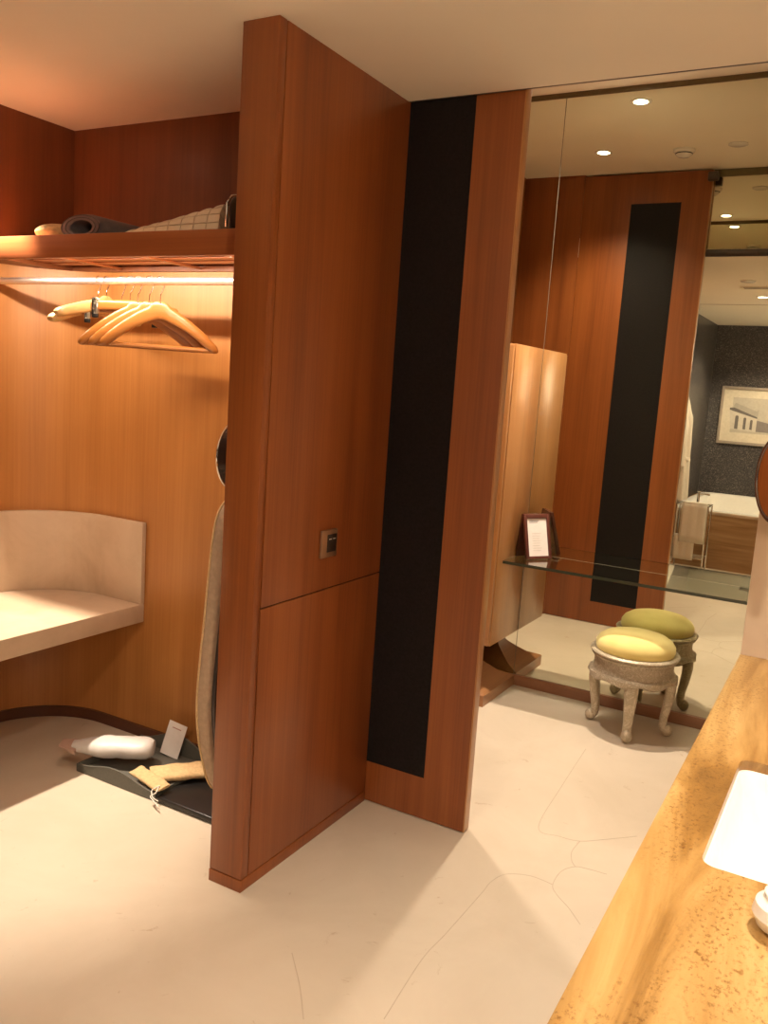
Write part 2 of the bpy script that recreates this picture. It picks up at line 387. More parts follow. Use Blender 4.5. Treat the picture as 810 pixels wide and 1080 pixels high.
# the tall door leaf (front face and mirrored back face) with black inset panels
LY0, LY1, LX = 2.580, 2.622, -1.046
dr = struct(MB().box((-1.83, LY0, .004), (LX, LY1, 2.905), .002).build('door_1', W_PANEL), 'tall wooden sliding door leaf with tall black inset panel')
box('black_inset', (-1.518, LY0-.0015, .154), (-1.206, LY0+.004, 2.722), LEATHER, dr)
box('black_inset', (-1.518, LY1-.004, .150), (-1.212, LY1+.0015, 2.722), LEATHER, dr)
box('edge_strip', (LX-.001, LY0+.001, .004), (LX+.0045, LY1-.001, 2.905), W_CAB, dr, .001)
MB().box((LX-.02, LY1, 2.835), (LX+.04, LY1+.045, 2.885), .006).build('top_bracket', STEEL, dr)
# wall the leaf slides along, seen in the mirror
ws = struct(MB().box((-2.30, 2.585, 0), (-1.8315, 2.621, H2)).build('wall_sliding_pocket', W_PANEL))
box('panel_joint', (-2.235, 2.6205, .838), (-1.835, 2.6217, .842), SEAM, ws)
# header over the opening, faced with mirror on the vanity side
hd = struct(MB().box((-1.83, YE-.03, H1+.121), (1.0, YE-.004, H2)).build('wall_header', CEIL))
MB().box((-1.83, YE-.004, H1+.045), (.62, YE, H2-.045)).build('header_mirror', MIRROR, hd)
MB().box((-1.83, YE-.0095, H1+.001), (.62, YE+.004, H1+.043), .001).build('bottom_bar', STEEL, hd)
MB().box((-1.83, YE-.005, H2-.045), (.62, YE+.003, H2), .001).build('top_strip', OLIVE, hd)

# mirror wall: two panes and trim
CX = -1.468                    # the cabinet's right face
mr = struct(MB().box((CX+.0015, YM, .055), (.62, YM+.006, H2-.024)).build('wall_mirror_pane', MIRROR), 'full height vanity mirror')
MB().box((-2.235, YM, .055), (CX-.0015, YM+.006, H2-.024)).build('side_pane', MIRROR, mr)
MB().box((CX-.0009, YM-.0002, .055), (CX+.0009, YM+.007, H2-.024)).build('pane_joint', plain('joint_edge', (.20, .18, .13), .9, spec=.1), mr)
struct(MB().box((-2.235, YM-.004, H2-.024), (.62, YM+.006, H2), .001).build('trim_1', OLIVE))
struct(MB().box((CX-.01, YM-.012, 0), (.62, YM+.006, .055), .003).build('baseboard_mirror', SKIRT), 'brown skirting under the mirror')
# stone pier at the counter end
struct(MB().box((-.235, 2.432, 0), (.62, YM-.015, H2-.0), .003).build('wall_pier', STONE), 'limestone pier at the far end of the counter')

# ------------------------------------------------------------------ ceiling fittings
def downlight(k, label):
    x, y, z = DOWN[k][:3]
    t = thing('ceiling_downlight', label, 'ceiling light', (x, y, z), 0, None)
    MB().lathe([(.034, -.001), (.034, -.004), (.046, -.006), (.050, -.004), (.050, 0)]).build('trim_ring', WHITE, t)
    MB().lathe([(.001, -.002), (.033, -.002), (.033, -.0045), (.001, -.0045)]).build('lens', BULB, t)
    return t
downlight('stool', 'small round recessed downlight in the higher ceiling, nearest the mirror')
downlight('leaf', 'small round recessed downlight in the higher ceiling near the tall door leaf')
downlight('closet', 'recessed downlight in the low ceiling above the stone bench')
downlight('room', 'recessed downlight in the low ceiling behind the slotted air vent')
t = downlight('basin', 'recessed downlight in the low ceiling above the wash basin')
downlight('bath', 'recessed downlight in the low ceiling above the bathtub')
t = thing('smoke_detector', 'white round smoke detector on the higher ceiling seen in the mirror', 'smoke detector', (-1.135, 3.056, H2))
MB().lathe([(.058, 0), (.060, -.012), (.052, -.020), (.046, -.022), (.046, -.028), (.030, -.042), (.001, -.046)]).build('housing', WHITE, t)
MB().lathe([(.047, -.022), (.0475, -.027), (.044, -.0275), (.044, -.0215)]).build('sensor_slot', BLACK, t)
tag(MB().lathe([(.001, 0), (.05, 0), (.052, -.005), (.045, -.008), (.001, -.009)]).build('ceiling_cover_plate', WHITE), 'round white blank plate on the higher ceiling beside the smoke detector', 'cover plate').location = (-.845, 3.093, H2)
tag(MB().lathe([(.001, 0), (.05, 0), (.052, -.006), (.045, -.010), (.001, -.011)]).build('ceiling_cover_plate', WHITE), 'round plate on the low ceiling beside the slotted air vent, seen in mirror', 'cover plate').location = (-.926, 1.50, H1)
t = thing('air_vent', 'white slotted air vent in the low ceiling, seen in the mirror', 'air vent', (-.80, 1.135, H1))
MB().box((-.22, -.06, -.006), (.22, .06, 0), .002).build('vent_frame', CEIL, t)
for k in (-1, 1): MB().box((-.20, k*.028-.012, -.0075), (.20, k*.028+.012, -.0055)).build('slot', plain('vent_slot', (.16, .13, .10)), t)
struct(box('trim_2', (-1.68, -.045, H1-.003), (.62, -.035, H1+.001), plain('ceiling_joint', (.40, .33, .24))))

t = thing('added_fill_lamp', 'added cylindrical fill lamp, out of view on the right wall, brightening the ceiling', 'added fill lamp', (.62, -.10, 2.08))  # added out of view as fill light for the ceiling
MB().box((-.02, -.05, -.08), (0, .05, .08), .004).build('backplate', CHROME, t)
MB().tube([(-.02, 0, 0), (-.085, 0, 0)], .008).build('arm', CHROME, t)
MB().lathe([(.038, -.16), (.045, -.155), (.045, .155), (.038, .16)], (-.09, 0), 28).build('fill_lamp_shade', FILL_GLOW, t)

# ------------------------------------------------------------------ closet: bench, shelf, rail
BX = -2.467
def arc_slab(x_front, x0, r, yb, yn, off):
    return curved(x0, r, yb, x_front, yn, off)
bn = thing('stone_bench', 'cream stone bench slab with curved backsplash along the closet wall', 'bench', (0, 0, 0))
sl = curved(XL, RC, YB, BX, .95, .0015)
MB().prism(sl+[(BX, .95)], 2, .485, .560, .003).build('slab', BENCH, bn, ang=25)
ins = curved(XL, RC, YB, BX, .95, .022)
MB().prism(curved(XL, RC, YB, BX, .95, .0015)+ins[::-1], 2, .5602, .892, .002).build('backsplash', BENCH, bn, ang=25)

sh = thing('closet_shelf', 'reddish wooden closet shelf with slatted underside above the rail', 'shelf', (0, 0, 0))
SHX0, SHX1, SHY = -2.884, PX0-.001, 2.000
MB().box((SHX0, SHY, 1.838), (SHX1, SHY+.022, 1.912), .003).build('front_lip', W_SHELF, sh)
MB().box((SHX0, SHY+.022, 1.893), (SHX1, YB-.0225, 1.912)).build('shelf_board', W_SHELF, sh)
for yy in (2.12, 2.20, 2.28, 2.36): MB().box((SHX0+.01, yy, 1.876), (SHX1-.01, yy+.05, 1.8925), .002).build('slat', W_SHELF, sh)
for xx in (-1.86, -2.22, -2.62):
    b_ = MB().box((xx-.012, SHY+.022, 1.868), (xx+.012, YB-.024, 1.8758), .001).build('batten', W_SHELF, sh)
    for yy in (2.145, 2.225, 2.305): MB().lathe([(.001, 1.8665), (.004, 1.8665), (.004, 1.8685), (.001, 1.8685)], (xx, yy), 10).build('screw', CHROME, b_)
MB().box((SHX0+.06, SHY+.0222, 1.868), (SHX1-.05, SHY+.034, 1.890), .001).build('light_strip', plain('strip_diffuser', (.9, .8, .65), emit=(1, .85, .65), es=3), sh)

RY, RZ, RR = 2.20, 1.790, .0125
rl = thing('hanging_rail', 'bright metal hanging rail below the closet shelf', 'rail', (0, 0, 0))
MB().tube([(XL+.002, RY, RZ), (PX0-.001, RY, RZ)], RR, 20).build('rail_tube', RAILM, rl)
MB().tube([(PX0-.0065, RY, RZ), (PX0-.0008, RY, RZ)], .022, 20).build('end_flange', CHROME, rl)

# --- hangers
def hook_path(h):
    # local frame: hanger plane is local x/z; the rail passes through at (0,0,0); neck at z=-h
    p = [(0, 0, -h), (0, 0, -h+.03)]
    for k in range(0, 13):
        a = math.radians(-100+k*21.5); rr = RR+.0035
        p.append((-rr*math.sin(a+PI/2)*1.0, 0, -.0+rr*math.cos(a+PI/2)*1.0))
    q = [(0, 0, -h), (0, 0, -h*.62), (.006, 0, -h*.42), (.0135, 0, -.012)]
    for k in range(10):
        a = math.radians(-30+k*25); q.append(((RR+.0035)*math.cos(a), 0, (RR+.0035)*math.sin(a)))
    return bez([Vector(v) for v in q], 3)
def suit_hanger(label, x, rz, mat, drop=.125, half=.192, bar=True, h=.075, y_twist=0, group='wooden coat hangers on the rail'):
    t = thing('coat_hanger', label, 'hanger', (x, RY, RZ), rz, group)
    t.rotation_euler = (y_twist, 0, rz)
    prof = [(-1, 1), (-.93, .93), (-.75, .68), (-.5, .40), (-.28, .20), (-.13, .09), (-.05, .02), (.05, .02), (.13, .09), (.28, .20), (.5, .40), (.75, .68), (.93, .93), (1, 1)]
    path = [(u*half, .030*u*u, -h-.020-v*drop) for u, v in prof]
    dims = []
    for u, v in prof:
        a = abs(u); dims.append((.024-.009*a if a > .1 else .030, .007+.016*a**2.2))
    dims[0] = (.006, .014); dims[-1] = (.006, .014)
    path = bez([Vector(p) for p in path], 3)
    dd = []
    for i in range(len(dims)-1):
        for k in range(3): dd.append(tuple(dims[i][j]+(dims[i+1][j]-dims[i][j])*k/3 for j in (0, 1)))
    dd.append(dims[-1])
    MB().sweep(path, dd, side=(0, 0, 1), n=14, sq=2.6).build('hanger_body', mat, t)
    if bar:
        zb = -h-.020-drop*.98
        MB().tube([(-half*.90, .026, zb), (half*.90, .026, zb)], .0085, 10).build('trouser_bar', mat, t)
    MB().tube(hook_path(h), .0017, 8).build('hook', CHROME, t)
    MB().lathe([(.005, -h), (.0055, -h+.004), (.003, -h+.007), (.001, -h+.008)], (0, 0), 12).build('collar', CHROME, t)
    return t
def clip_hanger(label, x, rz, half=.17, h=.085):
    t = thing('clip_hanger', label, 'hanger', (x, RY, RZ), rz, 'wooden clip hangers on the rail')
    p = [(-half, 0, -h-.026), (-half*.96, 0, -h-.025), (-half*.5, 0, -h-.016), (0, 0, -h-.012), (half*.5, 0, -h-.016), (half*.96, 0, -h-.025), (half, 0, -h-.026)]
    MB().sweep(p, [(.008, .004), (.014, .006), (.016, .007), (.018, .008), (.016, .007), (.014, .006), (.008, .004)], side=(0, 0, 1), n=12, sq=2.8).build('hanger_body', W_HANG, t)
    MB().tube(hook_path(h), .0017, 8).build('hook', CHROME, t)
    for s in (-1, 1):
        xx = s*half*.72
        c = MB().box((xx-.011, -.013, -h-.050), (xx+.011, -.0075, -h+.004), .002).box((xx-.011, .0075, -h-.050), (xx+.011, .013, -h+.004), .002).box((xx-.004, -.014, -h-.003), (xx+.004, .014, -h+.006), .001).build('clip', CHROME, t)
        MB().box((xx-.0105, -.0115, -h-.062), (xx+.0105, .0115, -h-.046), .003).build('clip_pad', BLACK, c)
    return t
A = math.radians(42)
suit_hanger('rightmost of the three honey wooden suit hangers on the rail', -2.135, A, W_HANG)
suit_hanger('middle one of the three honey wooden suit hangers on the rail', -2.185, A+.03, W_HANG)
suit_hanger('leftmost of the three honey wooden suit hangers on the rail', -2.238, A-.02, W_HANG)
clip_hanger('wooden trouser hanger with metal clips, the one nearer the suit hangers', -2.275, math.radians(38), .16, .070)
clip_hanger('wooden trouser hanger with metal clips, the one nearer the pale hangers', -2.315, math.radians(44), .155, .088)
suit_hanger('pale rounded wooden hanger, the right one of the pale pair beside the clip hangers', -2.39, math.radians(98), W_PALE, .05, .215, False, .06, group='pale contoured hangers on the rail')
suit_hanger('pale rounded wooden hanger, farthest left of all hangers on the rail', -2.43, math.radians(104), W_PALE, .065, .225, False, .065, group='pale contoured hangers on the rail')

# --- things on the shelf
ST = 1.9125
t = thing('rolled_mat', 'rolled grey mat lying end-on on the left of the closet shelf', 'mat', (-2.435, 2.12, ST))
def ring(a_, b_, y_, n=36): return [Vector((a_*math.cos(2*PI*k/n), y_, .046+b_*math.sin(2*PI*k/n))) for k in range(n)]
MB().grid([ring(.050, .021, .30), ring(.098, .041, .30), ring(.106, .0455, .285), ring(.106, .0455, .02), ring(.101, .042, .004), ring(.094, .038, 0), ring(.060, .026, 0), ring(.053, .0225, .004), ring(.050, .021, .02), ring(.050, .021, .30)], True).build('rolled_sheet', GREYMAT, t)
for f_ in (.68, .86):
    MB().tube([v+Vector((0, -.0005, 0)) for v in ring(.106*f_, .0455*f_, 0)]+[ring(.106*f_, .0455*f_, 0)[0]], .0012, 6).build('roll_layer_line', BLACK, t)
tag(MB().sphere((0, 0, 0), 1, .085, .09, .034).build('cloth_bag', LINEN), 'pale cloth bag slumped beside the rolled mat on the shelf', 'bag').location = (-2.60, 2.18, ST+.035)
t = thing('quilted_blanket', 'cream quilted blanket on the closet shelf, its wedge shaped like the lit triangle', 'blanket', (-2.14, 2.16, ST))  # wedge outline follows the patch of light on the blanket
rows = []; NX, NY = 60, 16
for j in range(NY+1):
    row = []
    for i in range(NX+1):
        x = -.27+.54*i/NX; v = j/NY; hgt = .008+.098*((x+.27)/.54)**.85
        q = .007*abs(math.sin((x+.27)*PI/.055))**.5*abs(math.sin((v*.30+.03*i/NX)*PI/.055))**.5
        edge = min(1, v/.12)**.4*min(1, (1-v)/.12)**.4
        row.append(Vector((x, .26*v, .002+(hgt+q)*edge)))
    rows.append(row)
m = MB().grid(rows); bm_ = m.bm
ret = bmesh.ops.extrude_face_region(bm_, geom=bm_.faces[:])
for v in [g for g in ret['geom'] if isinstance(g, bmesh.types.BMVert)]: v.co.z = .0005
bmesh.ops.recalc_face_normals(bm_, faces=bm_.faces)
m.build('quilted_cover', QUILT, t)
t = thing('black_appliance', 'glossy black appliance with silver rim on the right end of the shelf', 'appliance', (-1.715, 2.08, ST))
MB().box((-.055, 0, 0), (.055, .22, .115), .03, 5).build('body', BLACK, t)
MB().tube([(-.046+.0*k, -.002, z) for k, z in enumerate([.02, .09])]+[(-.03, -.002, .108), (.03, -.002, .108), (.046, -.002, .09), (.046, -.002, .02)], .0035, 8).build('silver_rim', CHROME, t)

# --- ironing board hanging on the closet face of the partition
BD = [(2.12, 1.16), (2.052, 1.117), (2.011, 1.068), (1.991, 0.968), (1.972, 0.765), (1.953, 0.559), (1.955, 0.436), (1.984, 0.302), (2.035, 0.187), (2.12, 0.157)]
t = thing('ironing_board', 'beige covered ironing board hanging upright on the side of the partition', 'ironing board', (0, 0, 0))
yc = 2.17
front = bez([Vector((0, y, z)) for y, z in BD], 5)
outl = [(p.y, p.z) for p in front]; outl += [(2*yc-p.y, p.z) for p in reversed(front)]
MB().prism(outl, 0, -1.700, -1.655, .010).build('padded_cover', LINEN2, t, ang=60)
inn = [((y-yc)*.93+yc, (z-.66)*.96+.66) for y, z in outl]
MB().prism(inn, 0, -1.653, -1.640, .003).build('metal_deck', STEEL, t)
MB().tube([(-1.630, yc-.06, .30), (-1.630, yc-.06, .95)], .008).tube([(-1.630, yc+.06, .30), (-1.630, yc+.06, .95)], .008).build('folded_legs', CHROME, t)
MB().box((-1.638, yc-.03, .98), (PX0-.0005, yc+.03, 1.02), .004).build('wall_hook', STEEL, t)
# piping and creases on the cover edge
pp = [Vector((-1.698, p.y+.001, p.z)) for p in front]
MB().tube(pp, .0035, 8).build('piping', LINEN, t)

t = thing('round_holder', 'dark round holder with silver rim on the partition above the ironing board', 'holder', (0, 0, 0))
MB().tube([(-1.650, 2.06, 1.259), (-1.620, 2.06, 1.259)], .112, 40).build('disc', plain('dark_glossy_disc', (.03, .015, .012), .25), t)
cr = [Vector((-1.652, 2.06+.113*math.cos(a*PI/24), 1.259+.113*math.sin(a*PI/24))) for a in range(49)]
MB().tube(cr, .0035, 8).build('rim', CHROME, t)
MB().tube([(-1.620, 2.06, 1.259), (PX0-.0005, 2.06, 1.259)], .03, 20).build('mount', STEEL, t)

# --- socket on the partition
t = thing('light_switch', 'bronze light switch plate with dark rocker on the partition face', 'light switch', (PX1, 2.2305, .9985))
MB().box((.0004, -.0435, -.0435), (.011, .0435, .0435), .003).build('plate', BRASS, t)
MB().box((.010, -.016, -.027), (.0125, .036, .029), .001).build('dark_insert', plain('switch_insert', (.022, .014, .010), .3), t)
for yy in (-.008, .014): MB().box((.0124, yy, .013), (.0132, yy+.014, .0155)).build('indicator_mark', plain('mark', (.75, .7, .62)), t)

# --- trays and amenities on the closet floor
t = thing('shoe_tray', 'grey leather tray with arched sides on the closet floor', 'tray', (0, 0, 0))
TX0, TX1, TY0, TY1 = -2.415, -2.02, 2.122, 2.45
def arch(x0, x1, hlo, hhi, n=20):
    pts = [(x0, .0015), (x1, .0015)]
    for k in range(n+1):
        u = 1-k/n; pts.append((x0+(x1-x0)*u, hlo+(hhi-hlo)*.5*(1-math.cos(2*PI*u))))
    return pts
MB().prism(arch(TX0, TX1, .030, .062), 1, TY0, TY0+.008).build('front_side', GREY_TRAY, t)
MB().prism(arch(TX0, TX1, .034, .088), 1, TY1-.008, TY1).build('back_side', GREY_TRAY, t)
MB().box((TX0, TY0+.0082, .0015), (TX0+.008, TY1-.0082, .032), .001).build('end_side', GREY_TRAY, t)
MB().box((TX1-.008, TY0+.0082, .0015), (TX1, TY1-.0082, .032), .001).build('end_side', GREY_TRAY, t)
MB().box((TX0+.0082, TY0+.0082, .0015), (TX1-.0082, TY1-.0082, .008)).build('tray_bottom', GREY_TRAY, t)
t = thing('low_platform', 'flat black low platform beside the grey tray on the closet floor', 'platform', (0, 0, 0))
MB().box((-2.012, 2.118, .006), (-1.70, 2.45, .026), .005, 3).build('platform', BLACK, t)
for a_ in (-1.98, -1.73):
    for b_ in (2.15, 2.42): MB().lathe([(.012, 0), (.012, .0065)], (a_, b_), 16).build('foot', GREYMAT, t)
t = thing('slipper_packet', 'white wrapped slipper packet lying across the left of the grey tray', 'packet', (-2.345, 2.235, .076), math.radians(33))
rows = []
for i in range(15):
    u = i/14; x = -.15+.30*u; s = min(1, .45+u*1.6, .72+(1-u)*5)
    rows.append([Vector((x, .058*s*math.cos(a*2*PI/16)*(1+.05*math.sin(i*1.3)), (.036*s*math.copysign(abs(math.sin(a*2*PI/16))**.75, math.sin(a*2*PI/16)))+.0015*math.sin(i*2.1+a))) for a in range(16)])
MB().grid(rows, True, True).build('wrapped_slippers', PLASTIC_W, t, ang=60)
rows = [[Vector((-.13-.05*u, y*(1-.3*u), -.006+.012*u+z*(1-.8*u))) for y, z in ((-.055, -.008), (.055, -.008), (.055, .008), (-.055, .008))] for u in (0, .4, .8, 1.3)]
MB().grid(rows, True, True).build('wrapper_flap', PINKBAG, t)
t = thing('info_card', 'white paper card propped upright at the back of the grey tray', 'card', (-2.225, 2.405, .012), math.radians(8))
MB().box((-.042, -.0006, 0), (.042, .0006, .132)).xf(Matrix.Rotation(math.radians(-14), 4, 'X') @ Matrix.Rotation(math.radians(9), 4, 'Y')).build('card', PAPER, t)
MB().box((-.020, -.0011, .108), (.020, -.0005, .112)).xf(Matrix.Rotation(math.radians(-14), 4, 'X') @ Matrix.Rotation(math.radians(9), 4, 'Y')).build('printed_line', plain('pink_ink', (.5, .28, .24)), t)
def bag(label, loc, rz, tilt, L, W_, T_):
    t = thing('cloth_bag', label, 'bag', loc, rz, 'beige linen bags on the tray'); t.rotation_euler = (tilt, 0, rz)
    rows = []
    for i in range(11):
        u = i/10; x = -L/2+L*u; s = min(1, .35+3*min(u, 1-u))
        rows.append([Vector((x, W_/2*math.copysign(abs(math.cos(a*PI/8))**.6, math.cos(a*PI/8))*(1+.04*math.sin(i*1.9)), T_*s*math.copysign(abs(math.sin(a*PI/8))**.8, math.sin(a*PI/8))+.002*math.sin(i*1.7+a))) for a in range(16)])
    MB().grid(rows, True, True).build('folded_cloth', LINEN, t, ang=50)
    return t
b1 = bag('folded beige linen bag resting on the right edge of the grey tray', (-2.03, 2.28, .052), math.radians(50), math.radians(6), .24, .095, .016)
b2 = bag('narrow beige linen bag with drawstring at the front corner of the tray', (-2.09, 2.165, .050), math.radians(-14), math.radians(12), .19, .055, .010)
MB().tube(bez([Vector(v) for v in ((.080, -.01, .008), (.10, -.035, .004), (.085, -.05, -.008), (.115, -.056, -.012), (.15, -.060, -.018))], 5), .0022, 6).tube(bez([Vector(v) for v in ((.085, -.008, .010), (.078, -.036, .006), (.10, -.05, -.006), (.125, -.045, -.014))], 5), .002, 6).build('drawstring', TOWEL, b2)

# ------------------------------------------------------------------ vanity: cabinet, glass shelf, frame, stool
t = thing('wood_cabinet', 'tall light wooden cabinet on a flared base beside the mirror', 'cabinet', (0, 0, 0))
MB().box((-2.225, 3.770, .290), (CX, YM-.0015, 1.722), .002).build('carcass', W_CAB, t)
MB().box((-2.215, 3.748, .295), (CX-.004, 3.7685, 1.716), .002).build('front_door', W_CAB, t)
prof = [(0, 0), (0, .055), (.008, .060), (.07, .083), (.115, .115), (.15, .143), (.19, .19), (.215, .235), (.23, .289)]
rows = [[Vector((-2.225, 3.725+d, z)), Vector((-1.462-d, 3.725+d, z)), Vector((-1.462-d, YM-.0145-d*.8, z)), Vector((-2.225, YM-.0145-d*.8, z))] for d, z in prof]
MB().grid(rows, True, True).build('flared_base', W_BASE, t, ang=25)

GZ, GY0, GY1 = .702, 3.838, YM-.003
t = thing('glass_shelf', 'clear glass shelf with dark polished edge in front of the mirror', 'shelf', (0, 0, 0))
MB().box((CX+.001, GY0+.0015, GZ-.014), (-.2365, GY1, GZ)).build('glass_pane', GLASS, t)
MB().box((CX+.001, GY0-.0005, GZ-.0138), (-.2365, GY0+.0015, GZ-.0002)).build('front_edge', GLASS_EDGE, t)
MB().box((CX+.001, GY1, GZ-.003), (-.2365, GY1+.0015, GZ-.0002)).build('back_edge', plain('bright_glass_edge', (.62, .60, .48), .2), t)
for xx in (-1.30, -.42):
    MB().box((xx-.02, GY1-.03, GZ-.026), (xx+.02, YM-.0005, GZ-.0145), .002).build('wall_bracket', CHROME, t)

t = thing('photo_frame', 'small dark red tabletop frame holding a printed white card', 'frame', (-1.350, 4.015, GZ+.0008), math.radians(56))
tl = Matrix.Rotation(math.radians(-15), 4, 'X')
fwd_, fh = .152, .222; bw = .018
for nm, lo, hi in (('frame_side', (-fwd_/2, -.008, 0), (-fwd_/2+bw, .008, fh)), ('frame_side', (fwd_/2-bw, -.008, 0), (fwd_/2, .008, fh)),
                   ('frame_rail', (-fwd_/2+bw, -.008, 0), (fwd_/2-bw, .008, bw*.8)), ('frame_rail', (-fwd_/2+bw, -.008, fh-bw*1.3), (fwd_/2-bw, .008, fh))):
    MB().box(lo, hi, .003).xf(tl).build(nm, W_FRAME, t)
pc = MB().box((-fwd_/2+bw, -.003, bw*.8), (fwd_/2-bw, .001, fh-bw*1.3)).xf(tl).build('card', PAPER, t)
for k, (a_, b_) in enumerate(((-.045, .012), (-.045, .004))): MB().box((a_, -.0036, fh-.036-.007*k), (b_, -.0029, fh-.033-.007*k)).xf(tl).build('printed_line', INK, pc)
for k in range(8):
    MB().box((-.032, -.0036, .125-.012*k), (.022-.006*(k % 3), -.0029, .1262-.012*k)).xf(tl).build('printed_line', INK2, pc)
bk = MB().box((-fwd_/2+.004, .0085, .004), (fwd_/2-.004, .012, fh-.004)).xf(tl).build('backing', W_FRAME, t)
tl2 = Matrix.Translation((0, .092, 0)) @ Matrix.Rotation(math.radians(8), 4, 'X')
MB().box((-fwd_/2, -.006, 0), (-fwd_/2+.016, .006, fh*.98), .002).box((fwd_/2-.016, -.006, 0), (fwd_/2, .006, fh*.98), .002).box((-fwd_/2+.016, -.004, 0), (fwd_/2-.016, .004, fh*.98)).xf(tl2).build('rear_stand', W_FRAME, t)

# stool
SX, SY = -.82, 3.915
t = thing('round_stool', 'silver round stool with yellow velvet cushion standing before the mirror', 'stool', (SX, SY, 0), math.radians(0)); t.scale = (.98, .98, 1.09)
MB().lathe([(.001, .426), (.05, .425), (.10, .420), (.14, .410), (.166, .395), (.179, .377), (.180, .358), (.176, .3475), (.001, .347)], seg=56).build('cushion', VELVET, t)
MB().lathe([(.001, .346), (.182, .346), (.190, .3485), (.198, .346), (.203, .341), (.200, .335), (.192, .332), (.196, .327), (.192, .321), (.182, .320), (.001, .320)], seg=56).build('seat_rim', SILVER, t)
MB().lathe([(.001, .3195), (.179, .3195), (.180, .315), (.180, .268), (.183, .262), (.001, .262)], seg=56).build('apron', EMBOSS, t)
# scalloped lower ring
rows = []
for r_, z in ((.12, .262), (.190, .2615), (.202, .255), (.204, .246), (.196, .238), (.12, .238)):
    rows.append([Vector((r_*(1+(.012*math.cos(20*k*2*PI/80) if r_ > .15 else 0))*math.cos(k*2*PI/80), r_*(1+(.012*math.cos(20*k*2*PI/80) if r_ > .15 else 0))*math.sin(k*2*PI/80), z-(.006*(1+math.cos(8*k*2*PI/80)) if z < .25 else 0))) for k in range(80)])
MB().grid(rows, True, True).build('lower_ring', EMBOSS, t, ang=50)
legp = [(.168, .242), (.176, .215), (.175, .18), (.168, .13), (.160, .085), (.158, .05), (.164, .030), (.172, .020)]
legd = [(.032, .024), (.032, .024), (.029, .023), (.025, .021), (.022, .019), (.021, .018), (.022, .018), (.018, .014)]
for i, a_ in enumerate((178, 283, 8, 100)):
    ca, sa = math.cos(math.radians(a_)), math.sin(math.radians(a_))
    pth = bez([Vector((r_*ca, r_*sa, z)) for r_, z in legp], 4)
    dd = []
    for q in range(len(legd)-1):
        for k in range(4): dd.append(tuple(legd[q][j]+(legd[q+1][j]-legd[q][j])*k/4 for j in (0, 1)))
    dd.append(legd[-1])
    m = MB().sweep(pth, dd, side=(-sa, ca, 0), n=16, sq=3.2)
    lg = m.build('leg', SILVER, t, ang=50)
    MB().sphere((.178*ca, .178*sa, .0262), .026, 1, 1, 1).build('scroll_foot', SILVER, lg)

# ------------------------------------------------------------------ counter with basin
CXL = -.235; CZ = .85
t = thing('vanity_counter', 'golden travertine counter with a square cut-out for the basin', 'counter', (0, 0, 0))
bx0, bx1, by0, by1 = -.138, .26, 1.250, 1.690
def rrect(x0, x1, y0, y1, r, n=6):
    pts = []
    for cx, cy, a0 in ((x1-r, y1-r, 0), (x0+r, y1-r, 90), (x0+r, y0+r, 180), (x1-r, y0+r, 270)):
        for k in range(n+1):
            a = math.radians(a0+90*k/n); pts.append((cx+r*math.cos(a), cy+r*math.sin(a)))
    return pts
NP = 7
inner = rrect(bx0, bx1, by0, by1, .022)
oc = [(.619, 2.431), (CXL, 2.431), (CXL+.022, .45), (.619, .45)]
def slab(z0, z1):
    b2 = bmesh.new()
    for z, flip in ((z1, False), (z0, True)):
        iv = [b2.verts.new((x, y, z)) for x, y in inner]; ov = [b2.verts.new((x, y, z)) for x, y in oc]
        for q in range(4):
            seg = iv[q*NP:(q+1)*NP]; nxt = iv[((q+1) % 4)*NP]
            b2.faces.new([ov[q]]+seg[::-1] if False else [ov[q]]+seg)
            b2.faces.new([ov[q], seg[-1], nxt, ov[(q+1) % 4]])
        if flip: lo_i, lo_o = iv, ov
        else: hi_i, hi_o = iv, ov
    n = len(inner)
    for i in range(n): b2.faces.new((hi_i[i], hi_i[(i+1) % n], lo_i[(i+1) % n], lo_i[i]))
    for i in range(4): b2.faces.new((hi_o[i], hi_o[(i+1) % 4], lo_o[(i+1) % 4], lo_o[i]))
    bmesh.ops.recalc_face_normals(b2, faces=b2.faces); return b2
m = MB(); m.merge(slab(CZ-.020, CZ)); m.build('stone_top', TRAV, t, ang=30)
MB().prism([(CXL, 2.431), (CXL+.022, .45), (CXL+.05, .45), (CXL+.028, 2.431)], 2, CZ-.13, CZ-.0202).build('front_apron', TRAV, t)
MB().box((CXL+.09, .50, .0), (.619, 2.431, .64)).build('base_cabinet', W_CAB, t)
t = thing('wash_basin', 'white undermount wash basin brightly lit in the travertine counter', 'basin', (0, 0, 0))
rows = []
for off, z in ((-.012, CZ-.0215), (.002, CZ-.0215), (.008, CZ-.04), (.020, CZ-.11), (.045, CZ-.150), (.10, CZ-.160), (.19, CZ-.164)):
    rows.append([Vector((x, y, z)) for x, y in rrect(bx0+off, bx1-off, by0+off, by1-off, max(.035-off*.1, .012))])
m = MB().grid(rows, True)
iv = [v for v in m.bm.verts]
b2 = m.bm; b2.verts.ensure_lookup_table(); N_ = len(rows[0]); b2.faces.new(b2.verts[len(b2.verts)-N_:])
ext = bmesh.ops.solidify(b2, geom=b2.faces[:], thickness=-.006) if False else None
bmesh.ops.recalc_face_normals(b2, faces=b2.faces)
bs = m.build('bowl', WHITE, t, ang=50)
md = bs.modifiers.new('thick', 'SOLIDIFY'); md.thickness = .006; md.offset = 0
MB().lathe([(.001, CZ-.1605), (.022, CZ-.1605), (.024, CZ-.1635), (.001, CZ-.1635)], ((bx0+bx1)/2, (by0+by1)/2), 24).build('drain', CHROME, t)
